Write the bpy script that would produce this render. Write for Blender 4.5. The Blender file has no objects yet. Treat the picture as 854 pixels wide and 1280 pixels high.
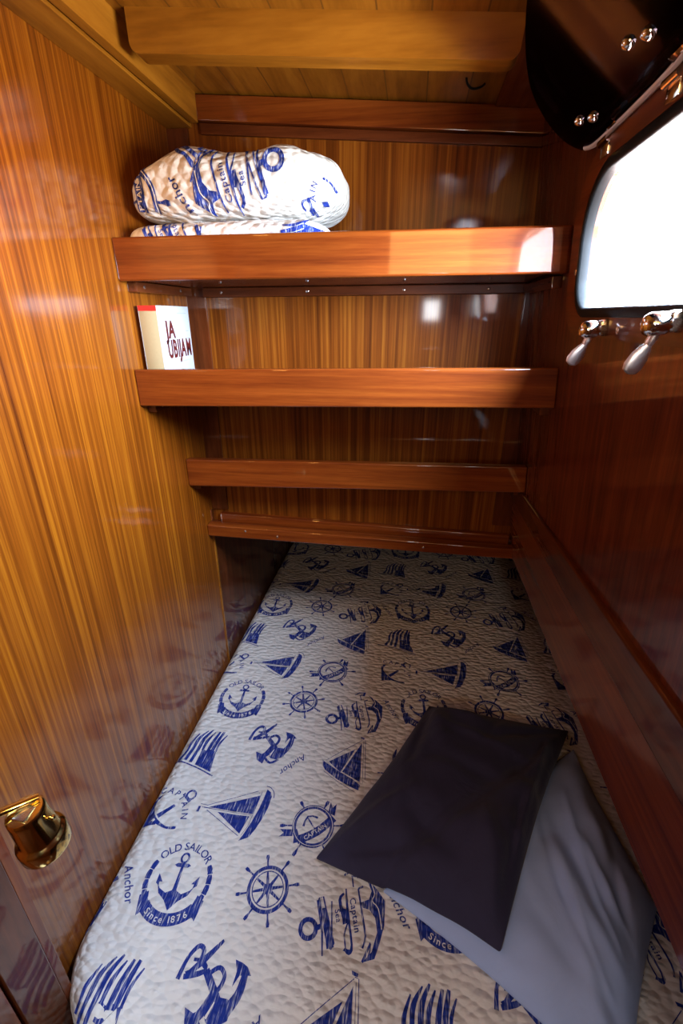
import bpy, bmesh, math, random
from math import sin, cos, pi, radians, sqrt, atan2, hypot
from mathutils import Vector, Matrix, noise
from mathutils.geometry import tessellate_polygon
from mathutils.bvhtree import BVHTree

random.seed(7)
S = bpy.context.scene
C = S.collection
V = Vector

# ------------------------------------------------------------------ object helpers
def tag(o, label=None, cat=None, group=None, kind=None):
    if label: o['label'] = label
    if cat: o['category'] = cat
    if group: o['group'] = group
    if kind: o['kind'] = kind
    return o

def origin_of(o):
    p = V((0, 0, 0))
    while o:
        p = p + o.location
        o = o.parent
    return p

def thing(name, loc, label, cat, group=None):
    o = bpy.data.objects.new(name, None)
    o.empty_display_size = .05
    C.objects.link(o)
    o.location = loc
    return tag(o, label, cat, group)

def obj(name, bm, mats, parent=None, loc=None, sharp=38, smooth=True):
    """links a bmesh given in world coordinates as ONE mesh object"""
    if not isinstance(mats, (list, tuple)): mats = [mats]
    o0 = origin_of(parent) if parent else V(loc or (0, 0, 0))
    bm.transform(Matrix.Translation(-o0))
    me = bpy.data.meshes.new(name)
    bm.to_mesh(me); bm.free()
    for m in mats: me.materials.append(m)
    if smooth:
        me.shade_smooth()
        me.set_sharp_from_angle(angle=radians(sharp))
    o = bpy.data.objects.new(name, me)
    C.objects.link(o)
    if mats[0].get('wood') and smooth:
        wn_ = o.modifiers.new('even_faces', 'WEIGHTED_NORMAL'); wn_.keep_sharp = True; wn_.weight = 100
    if parent: o.parent = parent
    else: o.location = o0
    return o

def hexa(bm, p, bev=0.0, seg=2):
    """p: 4 bottom corners then 4 top corners, both counter-clockwise"""
    vs = [bm.verts.new(q) for q in p]
    fs = [bm.faces.new([vs[i] for i in f]) for f in
          ((3, 2, 1, 0), (4, 5, 6, 7), (0, 1, 5, 4), (1, 2, 6, 5), (2, 3, 7, 6), (3, 0, 4, 7))]
    if bev > 0:
        es = list({e for f in fs for e in f.edges})
        bmesh.ops.bevel(bm, geom=es, offset=bev, segments=seg, affect='EDGES', profile=.5)
    return bm

def box(bm, a, b, bev=0.0, seg=2):
    x0, y0, z0 = a; x1, y1, z1 = b
    return hexa(bm, [(x0, y0, z0), (x1, y0, z0), (x1, y1, z0), (x0, y1, z0),
                     (x0, y0, z1), (x1, y0, z1), (x1, y1, z1), (x0, y1, z1)], bev, seg)

def nb(): return bmesh.new()

def frame_of(d):
    d = V(d).normalized()
    a = V((0, 0, 1)) if abs(d.z) < .9 else V((1, 0, 0))
    u = d.cross(a).normalized()
    return u, d.cross(u).normalized(), d

def tube(bm, pts, r, n=10, cap=True):
    pts = [V(p) for p in pts]
    rs = r if isinstance(r, (list, tuple)) else [r] * len(pts)
    rings = []
    u = None
    for i, p in enumerate(pts):
        d = (pts[min(i + 1, len(pts) - 1)] - pts[max(i - 1, 0)]).normalized()
        if u is None: u = frame_of(d)[0]
        u = (u - d * u.dot(d)).normalized()
        w = d.cross(u)
        rings.append([bm.verts.new(p + rs[i] * (cos(2 * pi * k / n) * u + sin(2 * pi * k / n) * w)) for k in range(n)])
    for a, b in zip(rings, rings[1:]):
        for k in range(n):
            bm.faces.new((a[k], a[(k + 1) % n], b[(k + 1) % n], b[k]))
    if cap:
        bm.faces.new(rings[0][::-1]); bm.faces.new(rings[-1])
    return bm

def lathe(bm, prof, base, axis, n=32):
    """prof: (radius, distance along axis)"""
    u, w, d = frame_of(axis)
    base = V(base)
    rings = []
    for r, t in prof:
        if r < 1e-6: rings.append([bm.verts.new(base + d * t)])
        else: rings.append([bm.verts.new(base + d * t + r * (cos(2 * pi * k / n) * u + sin(2 * pi * k / n) * w)) for k in range(n)])
    for a, b in zip(rings, rings[1:]):
        for k in range(n):
            f = [a[k % len(a)], a[(k + 1) % len(a)], b[(k + 1) % len(b)], b[k % len(b)]]
            g = []
            for v in f:
                if v not in g: g.append(v)
            if len(g) > 2:
                try: bm.faces.new(g)
                except ValueError: pass
    bmesh.ops.recalc_face_normals(bm, faces=bm.faces)
    return bm

def bez(pts, n=12):
    """catmull-rom through pts"""
    pts = [V(p) for p in pts]
    out = []
    for i in range(len(pts) - 1):
        p0 = pts[max(i - 1, 0)]; p1 = pts[i]; p2 = pts[i + 1]; p3 = pts[min(i + 2, len(pts) - 1)]
        for k in range(n):
            t = k / n
            out.append(.5 * ((2 * p1) + (p2 - p0) * t + (2 * p0 - 5 * p1 + 4 * p2 - p3) * t * t + (3 * p1 - p0 - 3 * p2 + p3) * t ** 3))
    out.append(pts[-1])
    return out

def prism(bm, outline, holes, f0, f1):
    """outline/holes: 2-D loops; f0, f1 map a 2-D point to the back and front surface"""
    loops = [outline] + list(holes)
    flat = [p for l in loops for p in l]
    tris = tessellate_polygon([[V((p[0], p[1], 0)) for p in l] for l in loops])
    A = [bm.verts.new(f0(*p)) for p in flat]
    B = [bm.verts.new(f1(*p)) for p in flat]
    for t in tris:
        bm.faces.new([A[i] for i in t]); bm.faces.new([B[i] for i in t])
    k = 0
    for l in loops:
        n = len(l)
        for i in range(n):
            j = (i + 1) % n
            bm.faces.new((A[k + i], A[k + j], B[k + j], B[k + i]))
        k += n
    bmesh.ops.recalc_face_normals(bm, faces=bm.faces)
    return bm

def rrect(x0, x1, y0, y1, r, n=10):
    """rounded rectangle, r = radii at (x0,y0),(x1,y0),(x1,y1),(x0,y1)"""
    if not isinstance(r, (list, tuple)): r = [r] * 4
    out = []
    for (cx, cy, a0, q) in ((x0 + r[0], y0 + r[0], pi, r[0]), (x1 - r[1], y0 + r[1], 1.5 * pi, r[1]),
                            (x1 - r[2], y1 - r[2], 0, r[2]), (x0 + r[3], y1 - r[3], .5 * pi, r[3])):
        for k in range(n + 1):
            a = a0 + .5 * pi * k / n
            out.append((cx + q * cos(a), cy + q * sin(a)))
    return out

# ------------------------------------------------------------------ materials
def new_mat(name):
    m = bpy.data.materials.new(name); m.use_nodes = True
    nt = m.node_tree
    for n in list(nt.nodes): nt.nodes.remove(n)
    out = nt.nodes.new('ShaderNodeOutputMaterial')
    return m, nt, out

def N(nt, typ, **kw):
    n = nt.nodes.new(typ)
    for k, v in kw.items():
        if k in n.inputs.keys(): n.inputs[k].default_value = v
        else: setattr(n, k, v)
    return n

def L(nt, a, b): nt.links.new(a, b)

def ramp(nt, fac, stops):
    r = nt.nodes.new('ShaderNodeValToRGB')
    e = r.color_ramp.elements
    while len(e) < len(stops): e.new(.5)
    for q, (p, c) in zip(e, stops):
        q.position = p; q.color = (*c, 1)
    L(nt, fac, r.inputs['Fac'])
    return r

def wood(name, axis, cols, fine=150., along=2.2, coat=.9, coat_rough=.07, rough=.42, broad=.35, coat_ior=1.55, seams=None, figure=0., lo=.36, hi=.64):
    """grain along axis (0,1,2); cols dark, mid, light"""
    m, nt, out = new_mat(name); m['wood'] = True
    geo = N(nt, 'ShaderNodeNewGeometry')
    def nz(sc, al, detail, dist=0.):
        s = [sc] * 3; s[axis] = al
        mp = N(nt, 'ShaderNodeMapping'); mp.inputs['Scale'].default_value = s
        L(nt, geo.outputs['Position'], mp.inputs['Vector'])
        t = N(nt, 'ShaderNodeTexNoise', Scale=1.0, Detail=detail, Roughness=.6, Distortion=dist)
        L(nt, mp.outputs[0], t.inputs['Vector'])
        return t
    a = nz(fine, along, 3., .15)
    b = nz(fine * .27, along * .6, 2., figure)
    c = nz(fine * 3.2, along * 9, 2.)
    mix = N(nt, 'ShaderNodeMix', data_type='FLOAT'); mix.inputs[0].default_value = broad
    L(nt, a.outputs['Fac'], mix.inputs[2]); L(nt, b.outputs['Fac'], mix.inputs[3])
    mx2 = N(nt, 'ShaderNodeMix', data_type='FLOAT'); mx2.inputs[0].default_value = .16
    L(nt, mix.outputs[0], mx2.inputs[2]); L(nt, c.outputs['Fac'], mx2.inputs[3])
    r = ramp(nt, mx2.outputs[0], [(lo, cols[0]), (.5, cols[1]), (hi, cols[2])])
    col = r.outputs['Color']
    p = N(nt, 'ShaderNodeBsdfPrincipled')
    p.inputs['Roughness'].default_value = rough
    p.inputs['Specular IOR Level'].default_value = .08
    p.inputs['Coat Weight'].default_value = coat
    p.inputs['Coat Roughness'].default_value = coat_rough
    p.inputs['Coat IOR'].default_value = coat_ior
    if seams:                                  # (axis across boards, board width)
        sx = N(nt, 'ShaderNodeSeparateXYZ'); L(nt, geo.outputs['Position'], sx.inputs[0])
        d = N(nt, 'ShaderNodeMath', operation='DIVIDE'); L(nt, sx.outputs[seams[0]], d.inputs[0]); d.inputs[1].default_value = seams[1]
        fr = N(nt, 'ShaderNodeMath', operation='FRACT'); L(nt, d.outputs[0], fr.inputs[0])
        fl = N(nt, 'ShaderNodeMath', operation='FLOOR'); L(nt, d.outputs[0], fl.inputs[0])
        wn = N(nt, 'ShaderNodeTexWhiteNoise', noise_dimensions='1D'); L(nt, fl.outputs[0], wn.inputs['W'])
        mr = N(nt, 'ShaderNodeMapRange'); L(nt, wn.outputs['Value'], mr.inputs['Value'])
        mr.inputs['To Min'].default_value = .78; mr.inputs['To Max'].default_value = 1.12
        hs = N(nt, 'ShaderNodeHueSaturation'); L(nt, mr.outputs[0], hs.inputs['Value']); L(nt, col, hs.inputs['Color'])
        lt = N(nt, 'ShaderNodeMath', operation='LESS_THAN'); L(nt, fr.outputs[0], lt.inputs[0]); lt.inputs[1].default_value = .035
        mc = N(nt, 'ShaderNodeMix', data_type='RGBA'); L(nt, lt.outputs[0], mc.inputs[0])
        L(nt, hs.outputs[0], mc.inputs[6]); mc.inputs[7].default_value = (.12, .040, .006, 1)
        col = mc.outputs[2]
    L(nt, col, p.inputs['Base Color'])
    bp = N(nt, 'ShaderNodeBump', Strength=.06, Distance=.001)
    L(nt, c.outputs['Fac'], bp.inputs['Height'])
    L(nt, bp.outputs[0], p.inputs['Normal'])
    L(nt, p.outputs[0], out.inputs[0])
    return m

def metal(name, col, rough):
    m, nt, out = new_mat(name)
    p = N(nt, 'ShaderNodeBsdfPrincipled'); p.inputs['Base Color'].default_value = (*col, 1)
    p.inputs['Metallic'].default_value = 1
    t = N(nt, 'ShaderNodeTexNoise', Scale=60., Detail=2.)
    mr = N(nt, 'ShaderNodeMapRange'); mr.inputs['To Min'].default_value = rough * .7; mr.inputs['To Max'].default_value = rough * 1.3
    L(nt, t.outputs['Fac'], mr.inputs['Value']); L(nt, mr.outputs[0], p.inputs['Roughness'])
    L(nt, p.outputs[0], out.inputs[0])
    return m

def plain(name, col, rough=.5, vary=.06, coat=0.):
    m, nt, out = new_mat(name)
    p = N(nt, 'ShaderNodeBsdfPrincipled', Roughness=rough)
    p.inputs['Coat Weight'].default_value = coat
    t = N(nt, 'ShaderNodeTexNoise', Scale=35., Detail=3.)
    r = ramp(nt, t.outputs['Fac'], [(.3, tuple(c * (1 - vary) for c in col)), (.7, tuple(min(1, c * (1 + vary)) for c in col))])
    L(nt, r.outputs[0], p.inputs['Base Color'])
    L(nt, p.outputs[0], out.inputs[0])
    return m

def quilted(nt, normal_in, scale=1.0, strength=.8):
    """stitched crinkle relief of the quilt"""
    tc = N(nt, 'ShaderNodeTexCoord')
    mp = N(nt, 'ShaderNodeMapping'); mp.inputs['Scale'].default_value = (105 * scale, 175 * scale, 140 * scale)
    mp.inputs['Rotation'].default_value = (0, 0, .07)
    L(nt, tc.outputs['Object'], mp.inputs['Vector'])
    nz = N(nt, 'ShaderNodeTexNoise', Scale=.5, Detail=2.)
    L(nt, mp.outputs[0], nz.inputs['Vector'])
    ad = N(nt, 'ShaderNodeMix', data_type='RGBA'); ad.inputs[0].default_value = .35
    L(nt, mp.outputs[0], ad.inputs[6]); L(nt, nz.outputs['Color'], ad.inputs[7])
    v = N(nt, 'ShaderNodeTexVoronoi', feature='SMOOTH_F1', Scale=1.); v.inputs['Smoothness'].default_value = .35
    L(nt, ad.outputs[2], v.inputs['Vector'])
    n2 = N(nt, 'ShaderNodeTexNoise', Scale=26. * scale, Detail=3., Roughness=.55)
    L(nt, tc.outputs['Object'], n2.inputs['Vector'])
    m1 = N(nt, 'ShaderNodeMath', operation='MULTIPLY'); L(nt, v.outputs['Distance'], m1.inputs[0]); m1.inputs[1].default_value = -.8
    m2 = N(nt, 'ShaderNodeMath', operation='MULTIPLY_ADD'); L(nt, n2.outputs['Fac'], m2.inputs[0]); m2.inputs[1].default_value = .7
    L(nt, m1.outputs[0], m2.inputs[2])
    b = N(nt, 'ShaderNodeBump', Strength=strength, Distance=.0082)
    L(nt, m2.outputs[0], b.inputs['Height'])
    L(nt, b.outputs[0], normal_in)

def quilt_mat(name, col, streak=None):
    m, nt, out = new_mat(name)
    p = N(nt, 'ShaderNodeBsdfPrincipled', Roughness=.85)
    p.inputs['Specular IOR Level'].default_value = .2
    if streak:                                  # worn, streaky print
        tc = N(nt, 'ShaderNodeTexCoord')
        mp = N(nt, 'ShaderNodeMapping'); mp.inputs['Scale'].default_value = (520, 45, 90); mp.inputs['Rotation'].default_value = (0, 0, .2)
        L(nt, tc.outputs['Object'], mp.inputs['Vector'])
        t = N(nt, 'ShaderNodeTexNoise', Scale=1., Detail=2., Roughness=.6)
        L(nt, mp.outputs[0], t.inputs['Vector'])
        r = ramp(nt, t.outputs['Fac'], [(.50, col), (.60, tuple(.75 * a + .25 * b for a, b in zip(col, streak))), (.70, streak)])
        L(nt, r.outputs[0], p.inputs['Base Color'])
    else:
        t = N(nt, 'ShaderNodeTexNoise', Scale=40., Detail=3.)
        r = ramp(nt, t.outputs['Fac'], [(.3, tuple(c * .95 for c in col)), (.7, col)])
        L(nt, r.outputs[0], p.inputs['Base Color'])
    quilted(nt, p.inputs['Normal'])
    L(nt, p.outputs[0], out.inputs[0])
    return m

def cloth(name, col, sheen=.2, bump=.25, wrinkle=14.):
    m, nt, out = new_mat(name)
    p = N(nt, 'ShaderNodeBsdfPrincipled', Roughness=.8)
    p.inputs['Sheen Weight'].default_value = sheen
    p.inputs['Specular IOR Level'].default_value = .25
    tc = N(nt, 'ShaderNodeTexCoord')
    a = N(nt, 'ShaderNodeTexNoise', Scale=wrinkle, Detail=4., Roughness=.5, Distortion=.8); L(nt, tc.outputs['Object'], a.inputs['Vector'])
    w = N(nt, 'ShaderNodeTexNoise', Scale=900., Detail=1.); L(nt, tc.outputs['Object'], w.inputs['Vector'])
    r = ramp(nt, a.outputs['Fac'], [(.3, tuple(c * .92 for c in col)), (.7, tuple(min(1, c * 1.06) for c in col))])
    L(nt, r.outputs[0], p.inputs['Base Color'])
    ma = N(nt, 'ShaderNodeMath', operation='MULTIPLY_ADD'); L(nt, w.outputs['Fac'], ma.inputs[0]); ma.inputs[1].default_value = .02
    L(nt, a.outputs['Fac'], ma.inputs[2])
    b = N(nt, 'ShaderNodeBump', Strength=bump, Distance=.0082); L(nt, ma.outputs[0], b.inputs['Height'])
    L(nt, b.outputs[0], p.inputs['Normal']); L(nt, p.outputs[0], out.inputs[0])
    return m

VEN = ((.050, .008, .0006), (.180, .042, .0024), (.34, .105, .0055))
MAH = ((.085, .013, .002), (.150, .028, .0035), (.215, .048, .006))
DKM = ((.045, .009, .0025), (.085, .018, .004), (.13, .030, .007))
PIN = ((.17, .052, .004), (.27, .092, .007), (.35, .128, .011))
M_ven = wood('veneer_sapele', 2, VEN, fine=185., along=1.3, broad=.25, coat_rough=.11, coat_ior=1.85, lo=.30, hi=.67)
M_venB = wood('veneer_sapele_back', 2, ((.045, .009, .0010), (.15, .036, .0035), (.29, .095, .009)), fine=165., along=1.5, broad=.28, coat_rough=.07, coat_ior=1.3, lo=.31, hi=.69)
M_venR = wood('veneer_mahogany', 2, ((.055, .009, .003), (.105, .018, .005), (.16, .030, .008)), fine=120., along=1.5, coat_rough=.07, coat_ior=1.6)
M_mahX = wood('mahogany_x', 0, MAH, fine=105., along=3., figure=.5, coat_rough=.05, coat_ior=1.6)
M_mahY = wood('mahogany_y', 1, MAH, fine=105., along=3., figure=.5, coat_rough=.08, coat_ior=1.6)
M_mahZ = wood('mahogany_z', 2, MAH, fine=105., along=3., figure=.5)
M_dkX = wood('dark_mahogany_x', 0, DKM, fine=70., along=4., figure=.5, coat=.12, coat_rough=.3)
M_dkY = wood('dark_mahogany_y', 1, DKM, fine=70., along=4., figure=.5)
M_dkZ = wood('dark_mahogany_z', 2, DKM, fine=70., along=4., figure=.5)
M_pinX = wood('pine_x', 0, PIN, fine=55., along=4., figure=.7, coat=.6, coat_rough=.12)
M_pinY = wood('pine_y', 1, PIN, fine=55., along=4., figure=.7, coat=.6, coat_rough=.12)
M_ceil = wood('pine_boards', 1, PIN, fine=70., along=5., figure=.8, coat=.7, coat_rough=.12, seams=(0, .062))
M_chrome = metal('chrome', (.82, .80, .78), .08)
M_steel = metal('satin_steel', (.60, .58, .56), .25)
M_brass = metal('polished_brass', (.90, .70, .26), .13)
M_brassin = metal('brass_inner', (.70, .45, .12), .2)
M_rubber = plain('black_rubber', (.003, .004, .0045), .5)
M_rubber.node_tree.nodes['Principled BSDF'].inputs['Specular IOR Level'].default_value = .15
M_handle = metal('brushed_handle', (.86, .80, .78), .38)
M_alu = plain('bright_aluminium', (.80, .77, .74), .3)
M_white = quilt_mat('quilt_white', (.80, .795, .78))
M_blue = quilt_mat('quilt_blue', (.012, .034, .27), (.55, .58, .66))
M_navy = cloth('navy_cotton', (.034, .033, .078), .12, .55)
M_pale = cloth('pale_blue_cotton', (.42, .57, .96), .1, .3, 9.)
M_cover = plain('book_cover', (.46, .46, .46), .35, .02)
M_spine = plain('book_spine', (.40, .33, .18), .45, .05)
M_page = plain('book_pages', (.78, .74, .64), .8, .04)
M_red = plain('print_red', (.55, .02, .012), .4, .03)
M_maroon = plain('print_maroon', (.085, .005, .003), .5, .03)
M_grey = plain('print_grey', (.35, .35, .36), .5, .03)
M_floor = wood('floor_teak', 1, DKM, fine=60., seams=(0, .08))
M_lamplens = plain('lamp_inside', (.5, .5, .48), .4)

# tinted acrylic of the opened portlight pane
M_tint, nt, out = new_mat('tinted_acrylic')
tr = N(nt, 'ShaderNodeBsdfTransparent'); tr.inputs[0].default_value = (.11, .065, .12, 1)
gl = N(nt, 'ShaderNodeBsdfGlossy', Roughness=.06); gl.inputs[0].default_value = (.9, .9, 1, 1)
fr = N(nt, 'ShaderNodeFresnel', IOR=1.28)
mx = N(nt, 'ShaderNodeMixShader')
L(nt, fr.outputs[0], mx.inputs[0]); L(nt, tr.outputs[0], mx.inputs[1]); L(nt, gl.outputs[0], mx.inputs[2]); L(nt, mx.outputs[0], out.inputs[0])

# ------------------------------------------------------------------ the cabin shell
XL, YB = -.447, .947
def wx(z): return .20 + (1.43 - z) * .0727          # inner face of the leaning right-hand side
NR = V((-1, 0, -.0727)).normalized()                 # its inward normal
def onr(y, z, d=0.): return V((wx(z), y, z)) + NR * d
def czl(x): return 1.694 - .076 * (x + .38)           # underside of the cambered ceiling boards

def struct(name, bm, m, label, cat='wall'):
    return tag(obj(name, bm, m), label, cat, kind='structure')

b = nb(); box(b, (-.90, -1.15, -.02), (.95, 2.05, 0)); struct('floor', b, M_floor, 'cabin sole of dark boards under the berth', 'floor')
b = nb()
hexa(b, [(-.46, .20, czl(-.46)), (.192, .20, czl(.192)), (.192, YB + .02, czl(.192)), (-.46, YB + .02, czl(-.46)),
         (-.46, .20, czl(-.46) + .02), (.192, .20, czl(.192) + .02), (.192, YB + .02, czl(.192) + .02), (-.46, YB + .02, czl(-.46) + .02)])
hexa(b, [(-.9, -1.15, czl(-.9)), (.192, -1.15, czl(.192)), (.192, .20, czl(.192)), (-.9, .20, czl(-.9)),
         (-.9, -1.15, czl(-.9) + .02), (.192, -1.15, czl(.192) + .02), (.192, .20, czl(.192) + .02), (-.9, .20, czl(-.9) + .02)])
struct('ceiling', b, M_ceil, 'golden varnished pine deckhead boards', 'ceiling')

b = nb(); box(b, (XL - .02, .262, 0), (XL, .930, 1.74)); box(b, (XL - .02, .929, .9305), (XL, YB + .002, 1.74))
struct('wall_left', b, M_ven, 'glossy orange ribbon-striped veneer wall beside the berth')
b = nb(); box(b, (XL - .02, .934, 0), (XL, 2.0, .93))
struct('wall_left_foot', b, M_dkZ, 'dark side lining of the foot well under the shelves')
b = nb(); box(b, (XL - .003, .9285, .36), (XL + .002, .9355, .876), .001)
struct('trim_left_seam', b, M_pinY, 'thin pale strip along the seam low on the veneer wall', 'trim')
b = nb(); box(b, (XL - .02, YB, .895), (.30, YB + .02, 1.74))
struct('wall_back', b, M_venB, 'striped veneer panel behind the shelves')
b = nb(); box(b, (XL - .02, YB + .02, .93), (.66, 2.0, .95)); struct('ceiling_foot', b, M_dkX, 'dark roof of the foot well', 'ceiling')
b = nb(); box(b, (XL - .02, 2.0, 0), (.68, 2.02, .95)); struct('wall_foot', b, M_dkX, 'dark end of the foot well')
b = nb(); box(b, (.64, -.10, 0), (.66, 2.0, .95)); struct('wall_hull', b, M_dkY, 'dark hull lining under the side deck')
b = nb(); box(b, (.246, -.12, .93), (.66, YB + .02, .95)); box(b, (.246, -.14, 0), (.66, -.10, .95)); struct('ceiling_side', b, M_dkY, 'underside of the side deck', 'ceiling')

# right-hand side with the portlight opening
def off(l, d):
    n = len(l); out = []
    for i in range(n):
        a = V(l[i - 1]); c = V(l[(i + 1) % n]); tn = (c - a)
        if tn.length < 1e-9: tn = V((1, 0))
        tn.normalize(); out.append((l[i][0] + tn[1] * d, l[i][1] - tn[0] * d))
    return out
OPN = rrect(.335, .654, 1.3595, 1.489, [.035, .032, .062, .062], 12)
b = nb()
prism(b, [(-1.15, 1.0), (YB, 1.0), (YB, 1.74), (-1.15, 1.74)], [off(OPN, .0015)], lambda y, z: onr(y, z, -.009), lambda y, z: onr(y, z, 0))
hexa(b, [onr(-.2, 1.500, -.045), onr(YB, 1.500, -.045), onr(YB, 1.500, -.008), onr(-.2, 1.500, -.008),
         onr(-.2, 1.512, -.045), onr(YB, 1.512, -.045), onr(YB, 1.512, -.008), onr(-.2, 1.512, -.008)])   # unseen brow added outside to block steep sky light through the opening
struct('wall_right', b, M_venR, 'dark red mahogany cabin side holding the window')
b = nb()
zt0, zt1 = 1.041, 1.071                                 # the rail rises slightly towards the camera
def rz(y): return zt0 + (YB - .12 - y) * .046
hexa(b, [onr(-.6, 1.012, .007), onr(YB, 1.000, .007), onr(YB, 1.000, -.014), onr(-.6, 1.012, -.014),
         onr(-.6, rz(-.6), .007), onr(YB, rz(YB), .007), onr(YB, rz(YB), -.014), onr(-.6, rz(-.6), -.014)], .0035, 3)
struct('trim_right', b, M_dkY, 'dark moulding running along the top of the bunk side board', 'trim')
b = nb()
hexa(b, [onr(-1.15, .882, .001), onr(YB, .868, .001), onr(YB, .868, -.022), onr(-1.15, .882, -.022),
         onr(-1.15, 1.020, .001), onr(YB, 1.010, .001), onr(YB, 1.010, -.022), onr(-1.15, 1.020, -.022)], .003, 2)
struct('wall_right_board', b, M_mahY, 'glossy red mahogany side board hanging above the right edge of the mattress')

# behind the camera
b = nb(); box(b, (-.90, -1.17, 0), (.95, -1.15, 1.80)); struct('wall_rear', b, M_ven, 'veneer bulkhead behind the viewer')
b = nb(); box(b, (-.92, -1.15, 0), (-.90, .27, 1.80)); struct('wall_passage', b, M_ven, 'passage side behind the viewer')
b = nb(); box(b, (-.90, .250, 0), (-.505, .267, 1.74)); box(b, (-.90, .262, 0), (-.44, .275, 1.74)); struct('wall_bulkhead', b, M_dkZ, 'dark bulkhead panel at the near left corner')
b = nb(); box(b, (-.500, .2065, 0), (-.4205, .2548, 1.74), .0022, 3)
struct('door_jamb', b, M_dkZ, 'dark glossy upright jamb at the near left corner of the berth', 'door frame')
b = nb(); box(b, (-.500, .2552, 0), (-.4225, .2675, 1.74), .0012, 2)
struct('trim_jamb', b, M_mahZ, 'brown strip between the dark jamb and the veneer wall', 'trim')
b = nb(); box(b, (-.500, .1000, 0), (-.4225, .2040, 1.74), .0015, 2)
struct('trim_jamb_near', b, M_mahZ, 'brown board on the viewer side of the dark jamb', 'trim')
b = nb(); box(b, (.235, -1.15, 0), (.26, -.10, .95)); struct('wall_right_low', b, M_dkZ, 'lower cabin side behind the viewer')

# corner posts on the back panel
for nm, x0, x1, lab in (('trim_back_left', XL, -.408, 'dark upright corner batten left of the shelves'),
                        ('trim_back_right', .196, .262, 'dark upright corner batten right of the shelves')):
    b = nb(); box(b, (x0, .9405, .93), (x1, YB, 1.6505), .0010, 2)
    struct(nm, b, M_dkZ, lab, 'trim')

# bunk platform under the mattress
b = nb(); box(b, (XL, .215, .0), (.64, 2.0, .382)); struct('floor_bunk', b, M_dkX, 'plywood bunk board under the mattress', 'floor')

# ------------------------------------------------------------------ deckhead beams
t = thing('ceiling_beam', (-.15, .73, 1.66), 'golden pine beam across the ceiling with rounded lower ends', 'beam')
b = nb()
def bz(x): return 1.6500 - .0715 * (x + .365)
ol = []
for k in range(9):
    a = pi + .5 * pi * k / 8; ol.append((-.367 + .012 + .012 * cos(a), bz(-.355) + .012 + .012 * sin(a)))
for k in range(11):
    a = -.5 * pi + .5 * pi * k / 10; ol.append((.103 - .012 + .012 * cos(a), bz(.091) + .012 + .012 * sin(a)))
ol += [(.106, czl(.106) + .004), (-.3672, czl(-.367) + .004)]
prism(b, ol, [], lambda x, z: V((x, .728, z)), lambda x, z: V((x, .700, z)))
obj('beam_body', b, M_pinX, t)

t = thing('ceiling_carline', (-.41, .60, 1.65), 'long pine carline along the top of the left veneer wall', 'beam')
b = nb(); box(b, (XL, .2, 1.651), (-.4015, YB, 1.73), .0015); obj('wall_cleat', b, M_pinY, t)
b = nb(); box(b, (-.3985, .2, 1.654), (-.384, YB - .012, 1.73), .0015); obj('inner_board', b, M_pinY, t)

t = thing('ceiling_header', (-.1, .935, 1.65), 'dark red header board across the top of the back panel', 'beam')
b = nb()
hexa(b, [(-.384, .932, 1.657), (.24, .932, 1.610), (.24, YB, 1.610), (-.384, YB, 1.657),
         (-.384, .932, 1.692), (.24, .932, 1.645), (.24, YB, 1.645), (-.384, YB, 1.692)], .0015)
obj('header_board', b, M_mahX, t)
b = nb()
hexa(b, [(-.384, .940, 1.640), (.24, .940, 1.596), (.24, YB, 1.596), (-.384, YB, 1.640),
         (-.384, .940, 1.656), (.24, .940, 1.609), (.24, YB, 1.609), (-.384, YB, 1.656)], .0015)
obj('under_batten', b, M_dkX, t)
b = nb()
hexa(b, [(.108, .2, czl(.108) - .006), (.186, .2, czl(.186) - .006), (.186, YB - .016, czl(.186) - .006), (.108, YB - .016, czl(.108) - .006),
         (.108, .2, czl(.108) + .004), (.186, .2, czl(.186) + .004), (.186, YB - .016, czl(.186) + .004), (.108, YB - .016, czl(.108) + .004)], .001)
struct('trim_ceiling_right', b, M_mahY, 'brown deckhead edge board right of the beam end', 'trim')
# bit of wire poking from the boards
b = nb()
hx, hy = .055, .855; hz = czl(hx)
tube(b, bez([(hx, hy, hz + .004), (hx + .002, hy, hz - .006), (hx + .010, hy + .004, hz - .011), (hx + .022, hy + .010, hz - .008), (hx + .028, hy + .014, hz - .003)], 6), .0016, 8)
tag(obj('cable_end', b, M_rubber), 'short dark wire end poking out of the ceiling boards behind the beam', 'cable')

# ------------------------------------------------------------------ shelves
def screw(p, nrm, parent, r=.0032, m=None):
    b = nb(); lathe(b, [(0, .0012), (r * .6, .0011), (r, .0004), (r, -.0006), (0, -.0006)], p, nrm, 12)
    return obj('screw', b, m or M_steel, parent)

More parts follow.
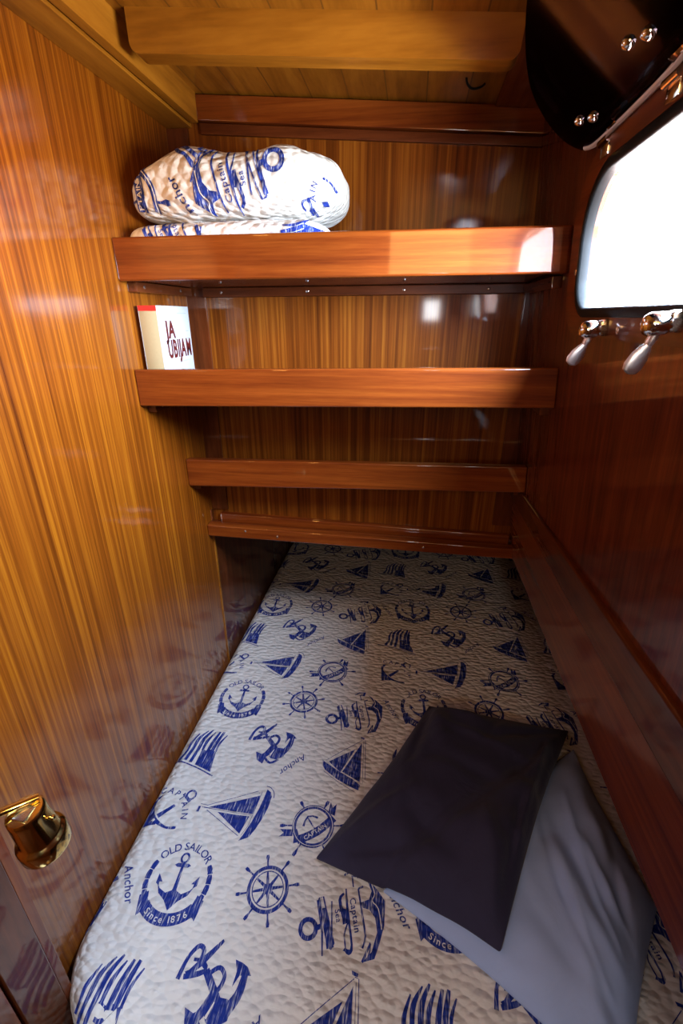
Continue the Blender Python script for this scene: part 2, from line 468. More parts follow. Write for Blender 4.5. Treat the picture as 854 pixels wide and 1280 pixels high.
def make_shelf(yf, zl, zr, xl, xr, label, board_t=.011, right_cleat=True):
    """zl, zr = (bottom, top) of the lip at its left and right end"""
    t = thing('shelf', (-.12, (yf + YB) / 2, zl[0]), label, 'shelf', 'mahogany shelves on the back panel')
    b = nb(); th = .018
    hexa(b, [(xl, yf, zl[0]), (xr[0], yf, zr[0]), (xr[0], yf + th, zr[0]), (xl, yf + th, zl[0]),
             (xl, yf, zl[1]), (xr[1], yf, zr[1]), (xr[1], yf + th, zr[1]), (xl, yf + th, zl[1])], .003, 3)
    obj('lip', b, M_mahX, t)
    b = nb(); zo = .0015
    hexa(b, [(xl, yf + th, zl[0] + zo), (xr[0], yf + th, zr[0] + zo), (xr[0] - .004, YB, zr[0] + zo), (xl, YB, zl[0] + zo),
             (xl, yf + th, zl[0] + zo + board_t), (xr[0], yf + th, zr[0] + zo + board_t), (xr[0] - .004, YB, zr[0] + zo + board_t), (xl, YB, zl[0] + zo + board_t)], .0008)
    obj('shelf_board', b, M_mahX, t)
    b = nb(); box(b, (XL, yf + .022, zl[0] - .014), (XL + .016, .934, zl[0] + .001), .0015)
    c = obj('side_cleat', b, M_dkY, t)
    for y in (yf + .045, yf + .17):
        if y < .92: screw((XL + .016, y, zl[0] - .006), (1, 0, 0), c)
    b = nb()
    hexa(b, [(-.408, .930, zl[0] - .015), (.196, .930, zr[0] - .015), (.196, YB, zr[0] - .015), (-.408, YB, zl[0] - .015),
             (-.408, .930, zl[0] + .001), (.196, .930, zr[0] + .001), (.196, YB, zr[0] + .001), (-.408, YB, zl[0] + .001)], .0015)
    c = obj('back_cleat', b, M_dkX, t)
    for x in (-.37, -.20, -.02, .13):
        f = (x + .41) / .6
        screw((x, .930, zl[0] * (1 - f) + zr[0] * f - .007), (0, -1, 0), c, .0028)
    if right_cleat:
        zz = zr[0]
        b = nb()
        hexa(b, [onr(yf + .03, zz - .016, .014), onr(.932, zz - .016, .014), onr(.932, zz - .016, -.001), onr(yf + .03, zz - .016, -.001),
                 onr(yf + .03, zz, .014), onr(.932, zz, .014), onr(.932, zz, -.001), onr(yf + .03, zz, -.001)], .0015)
        obj('side_cleat', b, M_dkY, t)
    return t

make_shelf(.717, (1.3985, 1.4565), (1.402, 1.458), XL, (wx(1.40), wx(1.458)), 'top mahogany shelf with deep lip carrying the folded quilt')
make_shelf(.717, (1.2105, 1.2695), (1.224, 1.282), XL, (wx(1.224), wx(1.282)), 'middle mahogany shelf with lip holding the white book')
make_shelf(.845, (1.0215, 1.080), (1.043, 1.094), XL, (wx(1.043), wx(1.094)), 'empty shallow mahogany shelf, third down, above the ledge')

t = thing('ledge_rail', (-.1, .925, .88), 'narrow double mahogany ledge along the bottom of the back panel', 'ledge')
b = nb()
hexa(b, [(XL, .903, .8765), (.242, .903, .869), (.242, .924, .869), (XL, .924, .8765),
         (XL, .903, .905), (.242, .903, .893), (.242, .924, .895), (XL, .924, .907)], .003, 3)
fr_ = obj('front_rail', b, M_mahX, t)
b = nb()
hexa(b, [(XL, .924, .8765), (.242, .924, .869), (.242, YB, .869), (XL, YB, .8765),
         (XL, .924, .900), (.242, .924, .888), (.242, YB, .888), (XL, YB, .900)], .001)
obj('ledge_board', b, M_dkX, t)
b = nb()
hexa(b, [(-.425, .934, .899), (.235, .934, .887), (.235, YB, .887), (-.425, YB, .899),
         (-.425, .934, .922), (.235, .934, .909), (.235, YB, .911), (-.425, YB, .924)], .003, 3)
obj('back_rail', b, M_mahX, t)
for x, z in ((-.355, .8955), (-.28, .886), (.05, .884)): screw((x, .903, z), (0, -1, 0), fr_, .0026)
for x in (-.28, .0):                                       # filled screw heads on the back panel
    pass

# ------------------------------------------------------------------ portlight
w = tag(bpy.data.objects.new('window_1', None), 'open rounded portlight with dark gasket in the red cabin side', 'window', kind='structure')
C.objects.link(w); w.location = (wx(1.42), .51, 1.42)
FLG = rrect(.300, .694, 1.3285, 1.517, [.045, .05, .08, .08], 12)
IN1 = off(OPN, .0105)
b = nb(); prism(b, FLG, [IN1], lambda y, z: onr(y, z, .0002), lambda y, z: onr(y, z, .0075))
fl = obj('window_frame', b, M_mahY, w)
b = nb()                                                   # hollow gasket ring: lining of the opening plus a raised bead
rings = [(OPN, -.003), (OPN, .006), (off(OPN, .0012), .0085), (off(OPN, .0035), .0088), (off(OPN, .0055), .0082), (off(OPN, .0095), .0080), (IN1, .0072), (IN1, .0060), (IN1, .0002), (off(OPN, .0012), .0002), (off(OPN, .0012), -.003)]
vr = [[b.verts.new(onr(y, z, d)) for y, z in l] for l, d in rings]
for i in range(len(vr)):
    p, q = vr[i], vr[(i + 1) % len(vr)]
    for k in range(len(p)):
        b.faces.new((p[k], p[(k + 1) % len(p)], q[(k + 1) % len(p)], q[k]))
bmesh.ops.remove_doubles(b, verts=b.verts, dist=1e-6)
bmesh.ops.recalc_face_normals(b, faces=b.faces)
obj('gasket', b, M_rubber, w, sharp=60)
for y, z in ((.515, 1.3375), (.665, 1.40)):
    screw(onr(y, z, .0076), NR, fl, .0038)

# the swing-out dogs that clamp the pane
def dog(y, z, d, paddle, label=None):
    base = onr(y, z, .006)
    b = nb()
    c0 = base + V((0, 0, .003))
    hexa(b, [onr(y - .007, z - .007, .006), onr(y + .007, z - .007, .006), onr(y + .007, z - .007, .014), onr(y - .007, z - .007, .014),
             onr(y - .007, z + .010, .006), onr(y + .007, z + .010, .006), onr(y + .007, z + .008, .016), onr(y - .007, z + .008, .016)], .002, 2)
    tube(b, [onr(y - .009, z + .001, .013), onr(y + .009, z + .001, .013)], .003, 10)
    tube(b, [onr(y, z, .010), onr(y, z, d * .55), onr(y, z, d)], .0042, 12)
    for k in range(6): lathe(b, [(.0040, 0), (.0056, .0009), (.0040, .0018)], onr(y, z, .014 + .0024 * k), NR, 14)
    o = obj('latch', b, M_steel, w)
    b = nb()
    lathe(b, [(0, -.002), (.0058, -.002), (.0072, 0), (.0086, .004), (.0086, .013), (.0070, .0165), (.0035, .0185), (0, .019)], onr(y, z, d - .002), NR, 20)
    obj('latch_nut', b, M_chrome, o)
    n = onr(y, z, d + .005)
    b = nb()
    arm = bez([n + V((0, 0, -.005)), n + V(paddle[0])], 4)
    tube(b, arm, [.0036] * (len(arm) - 1) + [.003], 10)
    a, e = n + V(paddle[0]), n + V(paddle[1])
    ax = (e - a).normalized(); sd = ax.cross(V((.3, -1, .35))).normalized(); up = sd.cross(ax)
    prof = [(0, .0028, .0026), (.12, .0042, .0028), (.4, .0066, .0030), (.75, .0070, .0030), (.93, .0052, .0026), (1, .0015, .001)]
    prev = None
    for f, hw, ht in prof:
        c = a + (e - a) * f
        ring = [b.verts.new(c + sd * hw * 1.15 * cos(2 * pi * k / 14) + up * ht * sin(2 * pi * k / 14)) for k in range(14)]
        if prev:
            for k in range(14): b.faces.new((prev[k], prev[(k + 1) % 14], ring[(k + 1) % 14], ring[k]))
        else: b.faces.new(ring[::-1])
        prev = ring
    b.faces.new(prev)
    bmesh.ops.recalc_face_normals(b, faces=b.faces)
    obj('latch_handle', b, M_handle, o)
dog(.546, 1.3385, .0165, ((-.003, .002, -.015), (-.013, .006, -.036)))
dog(.405, 1.3460, .0165, ((-.003, .002, -.015), (-.012, .004, -.037)))

# pane swung inwards and up, hinged over the opening
def pz(x): return 1.530 + (.193 - x) * .36
PO = bez([(.183, .345), (.10, .335), (.070, .36), (.066, .43), (.075, .505), (.098, .592), (.128, .650), (.160, .686), (.184, .692), (.1885, .672), (.1900, .62), (.1880, .50), (.182, .445), (.172, .40), (.183, .345)], 8)[:-1]
PO = [(p[0], p[1]) for p in [V((q[0], q[1], 0)) for q in PO]] if len(PO[0]) == 3 else [(p[0], p[1]) for p in PO]
b = nb(); prism(b, PO, [], lambda x, y: V((x, y, pz(x) + .0045)), lambda x, y: V((x, y, pz(x) - .0045)))
pn = obj('hinged_pane', b, M_tint, w, sharp=30); pn['label'] = 'dark tinted pane swung up under the ceiling'
b = nb()                                                   # metal strip on the hinge edge of the pane
st = bez([(.186, .684), (.1905, .668), (.1915, .62), (.1895, .50), (.183, .445), (.172, .395)], 8)
tube(b, [(p[0], p[1], pz(p[0]) - .003) for p in st], .0036, 8)
obj('edge_strip', b, M_alu, pn)
for (y, x0) in ((.612, .176), (.476, .168)):                # two hinges, each a leaf with two screw heads
    b = nb()
    hexa(b, [(x0 + .008, y - .011, pz(x0) - .0065), (.192, y - .011, pz(.192) - .0065), (.192, y + .011, pz(.192) - .0065), (x0 + .008, y + .011, pz(x0) - .0065),
             (x0 + .008, y - .011, pz(x0) - .0045), (.192, y - .011, pz(.192) - .0045), (.192, y + .011, pz(.192) - .0045), (x0 + .008, y + .011, pz(x0) - .0045)], .0006)
    tube(b, [onr(y - .012, 1.516, .010), onr(y + .012, 1.516, .010)], .0038, 12)
    hexa(b, [onr(y - .010, 1.502, .0065), onr(y + .010, 1.502, .0065), onr(y + .010, 1.502, .0095), onr(y - .010, 1.502, .0095),
             onr(y - .010, 1.518, .0065), onr(y + .010, 1.518, .0065), onr(y + .010, 1.518, .0095), onr(y - .010, 1.518, .0095)], .0006)
    obj('hinge', b, M_chrome, pn)
for x, y in ((.160, .628), (.168, .610), (.150, .486), (.157, .468)):
    b = nb(); lathe(b, [(0, .0042), (.0030, .0038), (.0048, .0022), (.0052, 0), (0, 0)], (x, y, pz(x) - .0046), (-.34, 0, -1), 14)
    obj('screw', b, M_chrome, pn)

# ------------------------------------------------------------------ printed motifs (flat outlines in millimetres)
class Art:
    def __init__(s): s.v = []; s.f = []; s.m = []
    def _add(s, vs, fs, mi):
        k = len(s.v); s.v += [(float(p[0]), float(p[1])) for p in vs]
        s.f += [tuple(i + k for i in f) for f in fs]; s.m += [mi] * len(fs)
    def fill(s, pts, mi=1):
        s._add(pts, tessellate_polygon([[V((p[0], p[1], 0)) for p in pts]]), mi)
    def stroke(s, pts, wd, closed=False, mi=1, smooth=0):
        pts = [V((p[0], p[1])) for p in pts]
        if smooth: pts = [V((p[0], p[1])) for p in bez([(p[0], p[1], 0) for p in pts], smooth)]
        n = len(pts); ws = wd if isinstance(wd, (list, tuple)) else [wd] * n
        if isinstance(wd, (list, tuple)) and len(wd) != n:
            ws = [wd[min(int(i / max(n - 1, 1) * (len(wd) - 1)), len(wd) - 2)] * (1 - (i / max(n - 1, 1) * (len(wd) - 1)) % 1) + wd[min(int(i / max(n - 1, 1) * (len(wd) - 1)) + 1, len(wd) - 1)] * ((i / max(n - 1, 1) * (len(wd) - 1)) % 1) for i in range(n)]
        vs = []
        for i, p in enumerate(pts):
            a = pts[i - 1] if (i or closed) else p; c = pts[(i + 1) % n] if (i < n - 1 or closed) else p
            d = (c - a); d = d.normalized() if d.length > 1e-9 else V((1, 0))
            nr = V((-d.y, d.x)) * ws[i] / 2
            vs += [p + nr, p - nr]
        m = n if closed else n - 1
        s._add(vs, [(2 * i, 2 * i + 1, 2 * ((i + 1) % n) + 1, 2 * ((i + 1) % n)) for i in range(m)], mi)
    def arc(s, cx, cy, r, a0, a1, wd, mi=1, n=None):
        n = n or max(4, int(abs(a1 - a0) / 8))
        s.stroke([(cx + r * cos(radians(a0 + (a1 - a0) * i / n)), cy + r * sin(radians(a0 + (a1 - a0) * i / n))) for i in range(n + 1)], wd, mi=mi)
    def disc(s, cx, cy, r, mi=1, n=16): s.fill([(cx + r * cos(2 * pi * i / n), cy + r * sin(2 * pi * i / n)) for i in range(n)], mi)
    def put(s, o, sc=1., rot=0., dx=0., dy=0.):
        c, q = cos(rot) * sc, sin(rot) * sc
        k = len(s.v); s.v += [(c * x - q * y + dx, q * x + c * y + dy) for x, y in o.v]
        s.f += [tuple(i + k for i in f) for f in o.f]; s.m += o.m

_glyph = {}
def glyph(ch, bold=.012):
    """one letter at height 1: (Art, advance)"""
    if (ch, bold) in _glyph: return _glyph[ch, bold]
    cu = bpy.data.curves.new('glyph', 'FONT'); cu.body = ch; cu.size = 1.0; cu.resolution_u = 3; cu.offset = bold
    o = bpy.data.objects.new('glyph', cu); C.objects.link(o)
    bpy.context.view_layer.update()
    me = o.evaluated_get(bpy.context.evaluated_depsgraph_get()).to_mesh()
    a = Art()
    a._add([(v.co.x, v.co.y) for v in me.vertices], [tuple(p.vertices) for p in me.polygons], 1)
    adv = (max([v[0] for v in a.v]) + .07) if a.v else .3
    bpy.data.objects.remove(o); bpy.data.curves.remove(cu)
    _glyph[ch, bold] = (a, adv)
    return a, adv

def text(a, s, h, x, y, rot, mi=1, slant=0.):
    wd = sum(glyph(c)[1] for c in s) * h
    px = -wd / 2
    for c in s:
        g, ad = glyph(c)
        q = Art(); q.v = [(u + slant * w_, w_) for u, w_ in g.v]; q.f = g.f; q.m = [mi] * len(g.f)
        a.put(q, h, rot, x + cos(rot) * px - sin(rot) * (-.35 * h), y + sin(rot) * px + cos(rot) * (-.35 * h))
        px += ad * h

def text_arc(a, s, h, cx, cy, r, a0, a1, mi=1):
    """letters spread clockwise from a0 to a1 (degrees), tops outwards (inwards when a1 > a0)"""
    ws = [glyph(c)[1] for c in s]; tot = sum(ws); run = 0
    for c, w_ in zip(s, ws):
        f = (run + w_ / 2) / tot; run += w_
        an = radians(a0 + (a1 - a0) * f); cw = -1 if a1 < a0 else 1
        g, ad = glyph(c)
        q = Art(); q.v = [(u - ad / 2, v_ - .35) for u, v_ in g.v]; q.f = g.f; q.m = [mi] * len(g.f)
        a.put(q, h, an + cw * pi / 2, cx + r * cos(an), cy + r * sin(an))

def m_roundel():
    a = Art()
    for k in range(4):
        a.arc(0, 0, 51, 150 + k * 16.5, 150 + k * 16.5 + 15.4, [6, 8.5, 8.5, 6])
        a.arc(0, 0, 51, 30 - k * 16.5, 30 - k * 16.5 - 15.4, [6, 8.5, 8.5, 6])
    text_arc(a, 'OLD SAILOR', 17.5, 0, 0, 52, 143, 34)
    a.arc(0, 0, 54, 222, 318, 17)
    a.fill([(-52, -25), (-40, -18), (-33, -40), (-46, -52)]); a.fill([(52, -25), (40, -18), (33, -40), (46, -52)])
    text_arc(a, 'Since 1876', 12.5, 0, 0, 54, 232, 308, mi=0)
    a.stroke([(5.5 * cos(i * pi / 8) * 1.15 + 0, 33 + 7 * sin(i * pi / 8)) for i in range(16)], 3.4, closed=True)
    a.fill([(-14, 22), (-9, 25), (9, 25), (14, 22), (9, 19), (-9, 19)])
    a.stroke([(0, 24), (0, -24)], [4, 7])
    a.fill([(-31, -6), (-25, -13), (-13, -19), (-4, -15), (-3, -12), (3, -12), (4, -15), (13, -19), (25, -13), (31, -6), (24, -20), (11, -29), (0, -42), (-11, -29), (-24, -20)])
    for s in (-1, 1):
        a.fill([(s * 34, 8), (s * 24, -4), (s * 29, -4), (s * 28, -10), (s * 34, -6)])
    return a

def m_wheel():
    a = Art()
    a.arc(0, 0, 31, 0, 360, 5.5, n=40); a.arc(0, 0, 25, 0, 360, 1.6, n=36); a.disc(0, 0, 8)
    for k in range(8):
        q = Art(); q.stroke([(7, 0), (24, 0)], [5, 3]); q.stroke([(33, 0), (38, 0), (42, 0), (47, 0), (51, 0)], [3, 2.4, 3, 5.5, 4])
        a.put(q, 1, radians(45 * k + 12))
    return a

def m_ribbon_wheel():
    a = Art()
    a.arc(0, 0, 40, 0, 360, 8.5, n=44); a.arc(0, 0, 41, 0, 360, 1.3, mi=0, n=44)
    for x, y in ((-34, 51), (28, 56), (-71, -5), (-33, -62), (71, 5), (36, -56)):
        d = V((x, y)).normalized(); e = V((x, y)) - d * 14
        a.stroke([d * 42, e], 3); a.stroke([e, e + d * 7, e + d * 13], [3.4, 7.5, 5.5])
    a.stroke([(4, -6), (-13, 15)], 3); a.stroke([(-20, -3), (-18, 9), (-13, 18), (-3, 20), (9, 17)], [5, 3, 4, 3, 5])
    a.stroke([(-29, -31), (-8, -22), (16, -6), (42, 20)], 17, smooth=4)
    text(a, 'CAPTAIN', 11.5, 6, -12, radians(36), mi=0)
    a.fill([(-68, -12), (-40, -11), (-40, -24), (-68, -27), (-59, -19)])
    a.fill([(-38, -8), (-32, -10), (-22, -34), (-36, -38)])
    a.fill([(29, 30), (33, 54), (38, 41), (46, 50), (44, 24)])
    return a

def m_boat():
    a = Art()
    a.fill([(-53, 2), (52, 36), (43, -6)]); a.fill([(-32, -6.5), (38, -11), (26, -46)])
    a.stroke([(-68, 1.5), (42, -8)], 1.8, mi=1); a.stroke([(-50, 0), (44, -8.4)], .8, mi=0)
    a.fill([(63, 50), (72, 44), (76, 34), (73, 10), (66, -14), (57, -35), (47, -52), (28, -60), (36, -44), (46, -20), (54, 6), (59, 28)])
    a.fill([(-76, 3), (-71, 3), (-72, -9), (-78, -9)])
    a.stroke([(-73, 8), (-57, 6), (44, 45)], 1.1); a.stroke([(-56, -4), (24, -50)], 1.2)
    a.stroke([(60, 57), (70, 54), (79, 44), (81, 32)], 1.6, smooth=3); a.stroke([(46, 40), (53, 44), (40, -30), (30, -50)], .9)
    return a

def m_sailboat():
    a = Art()
    a.fill([(-34, -2), (23, 33), (-7, -25)]); a.fill([(37, 50), (-3, -24), (36, -46)])
    a.fill([(-48, 3), (-43, -3), (-7, -25), (20, -40), (36, -52), (33, -64), (15, -57), (-12, -42), (-40, -22), (-46, -13)])
    a.fill([(34, 67), (44, 64), (43, 60), (35, 62)])
    a.stroke([(39, 60), (45, 58), (46, -38)], 1.2); a.stroke([(-40, 1), (38, 58)], 1.1); a.stroke([(-43, -25), (-8, -49), (25, -68)], 1.)
    a.stroke([(41, 54), (41, -48)], .9)
    return a

def m_flag():
    a = Art()
    a.stroke([(-65, -18), (-44, -20), (0, -34), (40, -50)], 2.6, smooth=4)
    for p, wd in (([(-20, 46), (-30, 23), (-32, 3), (-43, -18)], [2, 6, 5, 9]), ([(-3, 55), (-17, 35), (-21, 9), (-28, -19)], [2, 7, 6, 7]),
                  ([(7, 58), (-6, 35), (-10, 5), (-16, -23)], [3, 8, 7, 7]), ([(14, 52), (3, 30), (0, 6)], [2, 7, 5]),
                  ([(24, 54), (16, 28), (12, 4)], [4, 8, 7]), ([(33, 54), (25, 28), (21, 4)], [5, 8, 7]), ([(42, 46), (32, 26), (29, 4)], [2, 5, 4])):
        a.stroke(p, wd, smooth=5)
    a.fill([(-1, 9), (8, 5), (16, 8), (24, 4), (30, 7), (31, -15), (33, -42), (-4, -28)])
    return a

def m_rope_anchor():
    a = Art()
    a.stroke([(-51, 5), (-45, 28), (-34, 42), (-25, 37), (-30, 18), (-40, 11)], [6, 5, 6, 6, 5, 5], smooth=4)
    a.stroke([(0, 51), (-24, 25), (-41, 10)], [4, 9, 4], smooth=3); a.stroke([(-26, 28), (-16, 16), (-44, 8)], [7, 6, 7], smooth=3); a.stroke([(-36, 27), (-26, 27)], 4)
    a.stroke([(-15, 17), (4, -5), (16, -22)], [9, 10, 12])
    a.stroke([(-8, 15), (3, 21), (12, 14), (11, 3), (4, -6)], 5.5, smooth=4)
    a.fill([(3, -3), (14, -9), (24, -10), (31, -18), (29, -30), (15, -37), (2, -34), (-6, -22)])
    a.stroke([(24, -22), (36, -6), (40, 12), (39, 21)], [14, 11, 9, 9], smooth=4)
    a.fill([(23, 31), (34, 28), (42, 24), (49, 15), (40, 15), (33, 14), (26, 2), (28, 18)])
    a.stroke([(2, -6), (-8, -26), (-18, -32)], [8, 11, 11], smooth=4)
    a.fill([(-30, -21), (-14, -27), (-8, -34), (-11, -48), (-24, -40)])
    a.stroke([(-9, -34), (4, -45), (20, -37)], 5, smooth=4)
    a.stroke([(7, -14), (0, -30)], [1.5, 3.6], mi=0)
    text(a, 'Anchor', 18, 52, -46, radians(222), slant=.25)
    return a

def m_big_anchor():
    a = Art()
    a.arc(-56, -27, 12, 0, 360, 6.5, n=20); a.stroke([(-46, -26), (-36, -22)], 7)
    a.stroke([(-44, 14), (-37, 17), (-15, -42), (-19, -49), (-24, -47), (-44, 14)], 2.4)
    a.stroke([(-44, 12), (-34, -30), (-31, -58)], [7, 3, 2]); a.stroke([(-34, 2), (-20, -48)], [7, 11])
    a.stroke([(-23, 12), (-18, -42)], 2.4); a.stroke([(-4, 24), (-10, 14), (0, -14)], [3, 5, 6], smooth=3)
    a.fill([(-7, 4), (5, 2), (8, -14), (-3, -18)])
    a.stroke([(-1, 31), (3, 2), (12, -42), (8, -51), (1, -47)], [2, 4, 3, 7, 3], smooth=3); a.stroke([(5, -14), (0, -30), (3, -46)], 2.2, smooth=3)
    a.stroke([(19, 32), (26, 0), (32, -30), (28, -45)], [2.4, 3, 3, 2], smooth=3); a.stroke([(19, 32), (27, 36)], 3)
    text(a, 'Captain', 13.5, 15.5, -4, radians(-77)); text(a, 'Sea', 12, -11, -7, radians(-77))
    a.fill([(28, 52), (50, 33), (63, 17), (61, -15), (52, -42), (46, -56), (28, -61), (42, -48), (50, -24), (47, -6), (38, 4), (27, 6), (24, 13), (37, 18), (41, 30), (36, 40)])
    a.stroke([(40, 42), (46, 26), (42, 16), (52, 6), (57, -20)], 1.5, mi=0, smooth=3)
    a.stroke([(-5, 50), (6, 58), (21, 58), (18, 49), (8, 50), (11, 34)], [3, 4, 5, 3, 3, 2]); a.fill([(9, 52), (22, 58), (18, 47)])
    a.stroke([(28, -61), (40, -38), (37, -55)], 3.4)
    text(a, 'Anchor', 19, 84, 12, radians(-62), slant=.25)
    return a

def m_small_anchor():
    a = Art()
    a.fill([(-30, 22), (-22, 26), (-25, 10), (-16, -8), (-4, -20), (-6, -28), (-30, -31)])
    a.fill([(-28, 30), (-16, 31), (-21, 22)])
    a.stroke([(-10, -20), (16, -32), (36, -31)], [8, 4, 6], smooth=4); a.stroke([(-8, -12), (17, 11)], [9, 6])
    a.stroke([(26, 36), (44, 20)], 6); a.arc(42, 34, 9, 0, 360, 4, n=16)
    text_arc(a, 'CAPTAIN', 17, -12, -14, 56, 106, -4)
    return a

MOT = dict(roundel=m_roundel(), wheel=m_wheel(), big=m_big_anchor(), flag=m_flag(), rope=m_rope_anchor(), sail=m_sailboat(),
           boat=m_boat(), rib=m_ribbon_wheel(), small=m_small_anchor())

# ------------------------------------------------------------------ the mattress under its printed quilt
MX0, MX1, MY0, MY1, MZ = -.4455, .62, .213, 1.96, .50
RC = .115
def mdist(x, y):
    """distance inside the rounded outline of the mattress"""
    cx, cy = MX0 + RC, MY0 + RC
    if x < cx and y < cy: return RC - hypot(x - cx, y - cy)
    return min(x - MX0, MX1 - x, y - MY0, MY1 - y)
RE = .030
def mtop(x, y):
    d = max(0., mdist(x, y))
    z = MZ
    if d < RE: z = MZ - RE + sqrt(max(0., RE * RE - (RE - d) ** 2))
    z += (.0022 * noise.noise((x * 9, y * 7, 0)) + .0012 * noise.noise((x * 24, y * 24, 3))) * min(1, d / .05)
    z -= .005 * math.exp(-((x - .035 - .07 * (y - .9)) / .006) ** 2) * (1 if y > .5 else 0) * min(1, d / .05)
    return z

b = nb()
outl = []
for k in range(13):
    a_ = pi + .5 * pi * k / 12; outl.append((MX0 + RC + RC * cos(a_), MY0 + RC + RC * sin(a_)))
outl += [(MX1, MY0), (MX1, MY1), (MX0, MY1)]
# dense outline
den = []
for i in range(len(outl)):
    p, q = V(outl[i]), V(outl[(i + 1) % len(outl)]); n = max(1, int((q - p).length / .012))
    for k in range(n): den.append(p + (q - p) * k / n)
nd = len(den)
def inward(i):
    a_, c_ = den[i - 1], den[(i + 1) % nd]; tn = (c_ - a_).normalized(); return V((-tn.y, tn.x))
prev = None
for (d, z) in [(0, .384), (0, .43)] + [(RE * (1 - cos(q * pi / 16)), None) for q in range(0, 9)]:
    ring = []
    for i in range(nd):
        p = den[i] + inward(i) * d
        zz = z if z is not None else MZ - RE + RE * sin(math.acos(max(-1, min(1, 1 - d / RE))))
        ring.append(b.verts.new((p.x, p.y, zz)))
    if prev:
        for i in range(nd): b.faces.new((prev[i], prev[(i + 1) % nd], ring[(i + 1) % nd], ring[i]))
    prev = ring
# interior grid clipped to the outline
face = b.faces.new(prev)
geom = [face] + list(face.edges) + list(face.verts)
for ax, lo, hi, stp in ((0, MX0, MX1, .0125), (1, MY0, MY1, .0125)):
    k = lo + stp
    while k < hi:
        co = V((0, 0, 0)); co[ax] = k; no = V((0, 0, 0)); no[ax] = 1
        fs = [f for f in b.faces if f.normal.z > .99 or f.calc_area() > 0 and all(abs(v.co.z - MZ) < 1e-5 for v in f.verts)]
        g = set(fs)
        for f in fs: g.update(f.edges); g.update(f.verts)
        bmesh.ops.bisect_plane(b, geom=list(g), plane_co=co, plane_no=no, dist=1e-6)
        k += stp
for v in b.verts:
    if abs(v.co.z - MZ) < 1e-5: v.co.z = mtop(v.co.x, v.co.y) if mdist(v.co.x, v.co.y) > RE + .001 else MZ

PA = .072
def decal(bm, art, sc, rot, px, py, mapper, maxlen):
    """adds a motif as part of the mesh, following the surface; mapper(x, y, lift) -> point or None"""
    tmp = nb()
    vs = []
    c, q = cos(rot) * sc, sin(rot) * sc
    vs = [tmp.verts.new((c * x - q * y + px, q * x + c * y + py, 0)) for x, y in art.v]
    for f, mi in zip(art.f, art.m):
        try:
            nf = tmp.faces.new([vs[i] for i in f]); nf.material_index = 1 if mi == 1 else 2
        except ValueError: pass
    for _ in range(4):
        es = [e for e in tmp.edges if e.calc_length() > maxlen]
        if not es: break
        bmesh.ops.subdivide_edges(tmp, edges=es, cuts=1)
    tmp.verts.index_update()
    mp = {}
    for v in tmp.verts:
        mp[v] = None
    for f in tmp.faces:
        lift = .0010 if f.material_index == 2 else .0005
        nv = []
        for v in f.verts:
            key = (v, lift)
            if key not in mp:
                p = mapper(v.co.x, v.co.y, lift)
                mp[key] = bm.verts.new(p) if p is not None else None
            nv.append(mp[key])
        if None in nv: continue
        try:
            g = bm.faces.new(nv); g.normal_update()
            g.material_index = 1 if f.material_index == 1 else 0
        except ValueError: pass
    tmp.free()

def map_mat(x, y, lift):
    d = mdist(x, y)
    if d < .0012: return None
    return V((x, y, mtop(x, y) + lift + (.0006 if d < RE else 0)))

OX, OY = -.358, .793
PX, PY = .4365, .3905
LAY = [('roundel', 0, 0, 1.0, 0), ('wheel', .150, -.002, 1.0, 0), ('big', .277, -.022, .98, 0),
       ('flag', -.045, -.156, 1., 0), ('rope', .100, -.123, 1.02, 0), ('sail', .258, -.155, .95, 0),
       ('boat', .057, .120, .88, 0), ('rib', .210, .102, .86, 0), ('small', .365, .110, .95, 0)]
ur, vr_ = V((cos(PA), sin(PA))), V((-sin(PA), cos(PA)))
for i in range(-1, 3):
    for j in range(-2, 4):
        for nm, lx, ly, sc, ro in LAY:
            p = V((OX, OY)) + ur * (i * PX + lx) + vr_ * (j * PY + ly)
            if not (MX0 - .06 < p.x < .50 and MY0 - .06 < p.y < 1.90): continue
            decal(b, MOT[nm], .001 * sc, PA + ro, p.x, p.y, map_mat, .02)
for f in b.faces:
    if f.material_index and f.normal.z < 0: f.normal_flip()
mat_o = obj('mattress', b, [M_white, M_blue], loc=(0, 1.05, .384), sharp=60)
tag(mat_o, 'mattress under white quilted cover printed with blue anchors, sailboats and wheels', 'mattress')

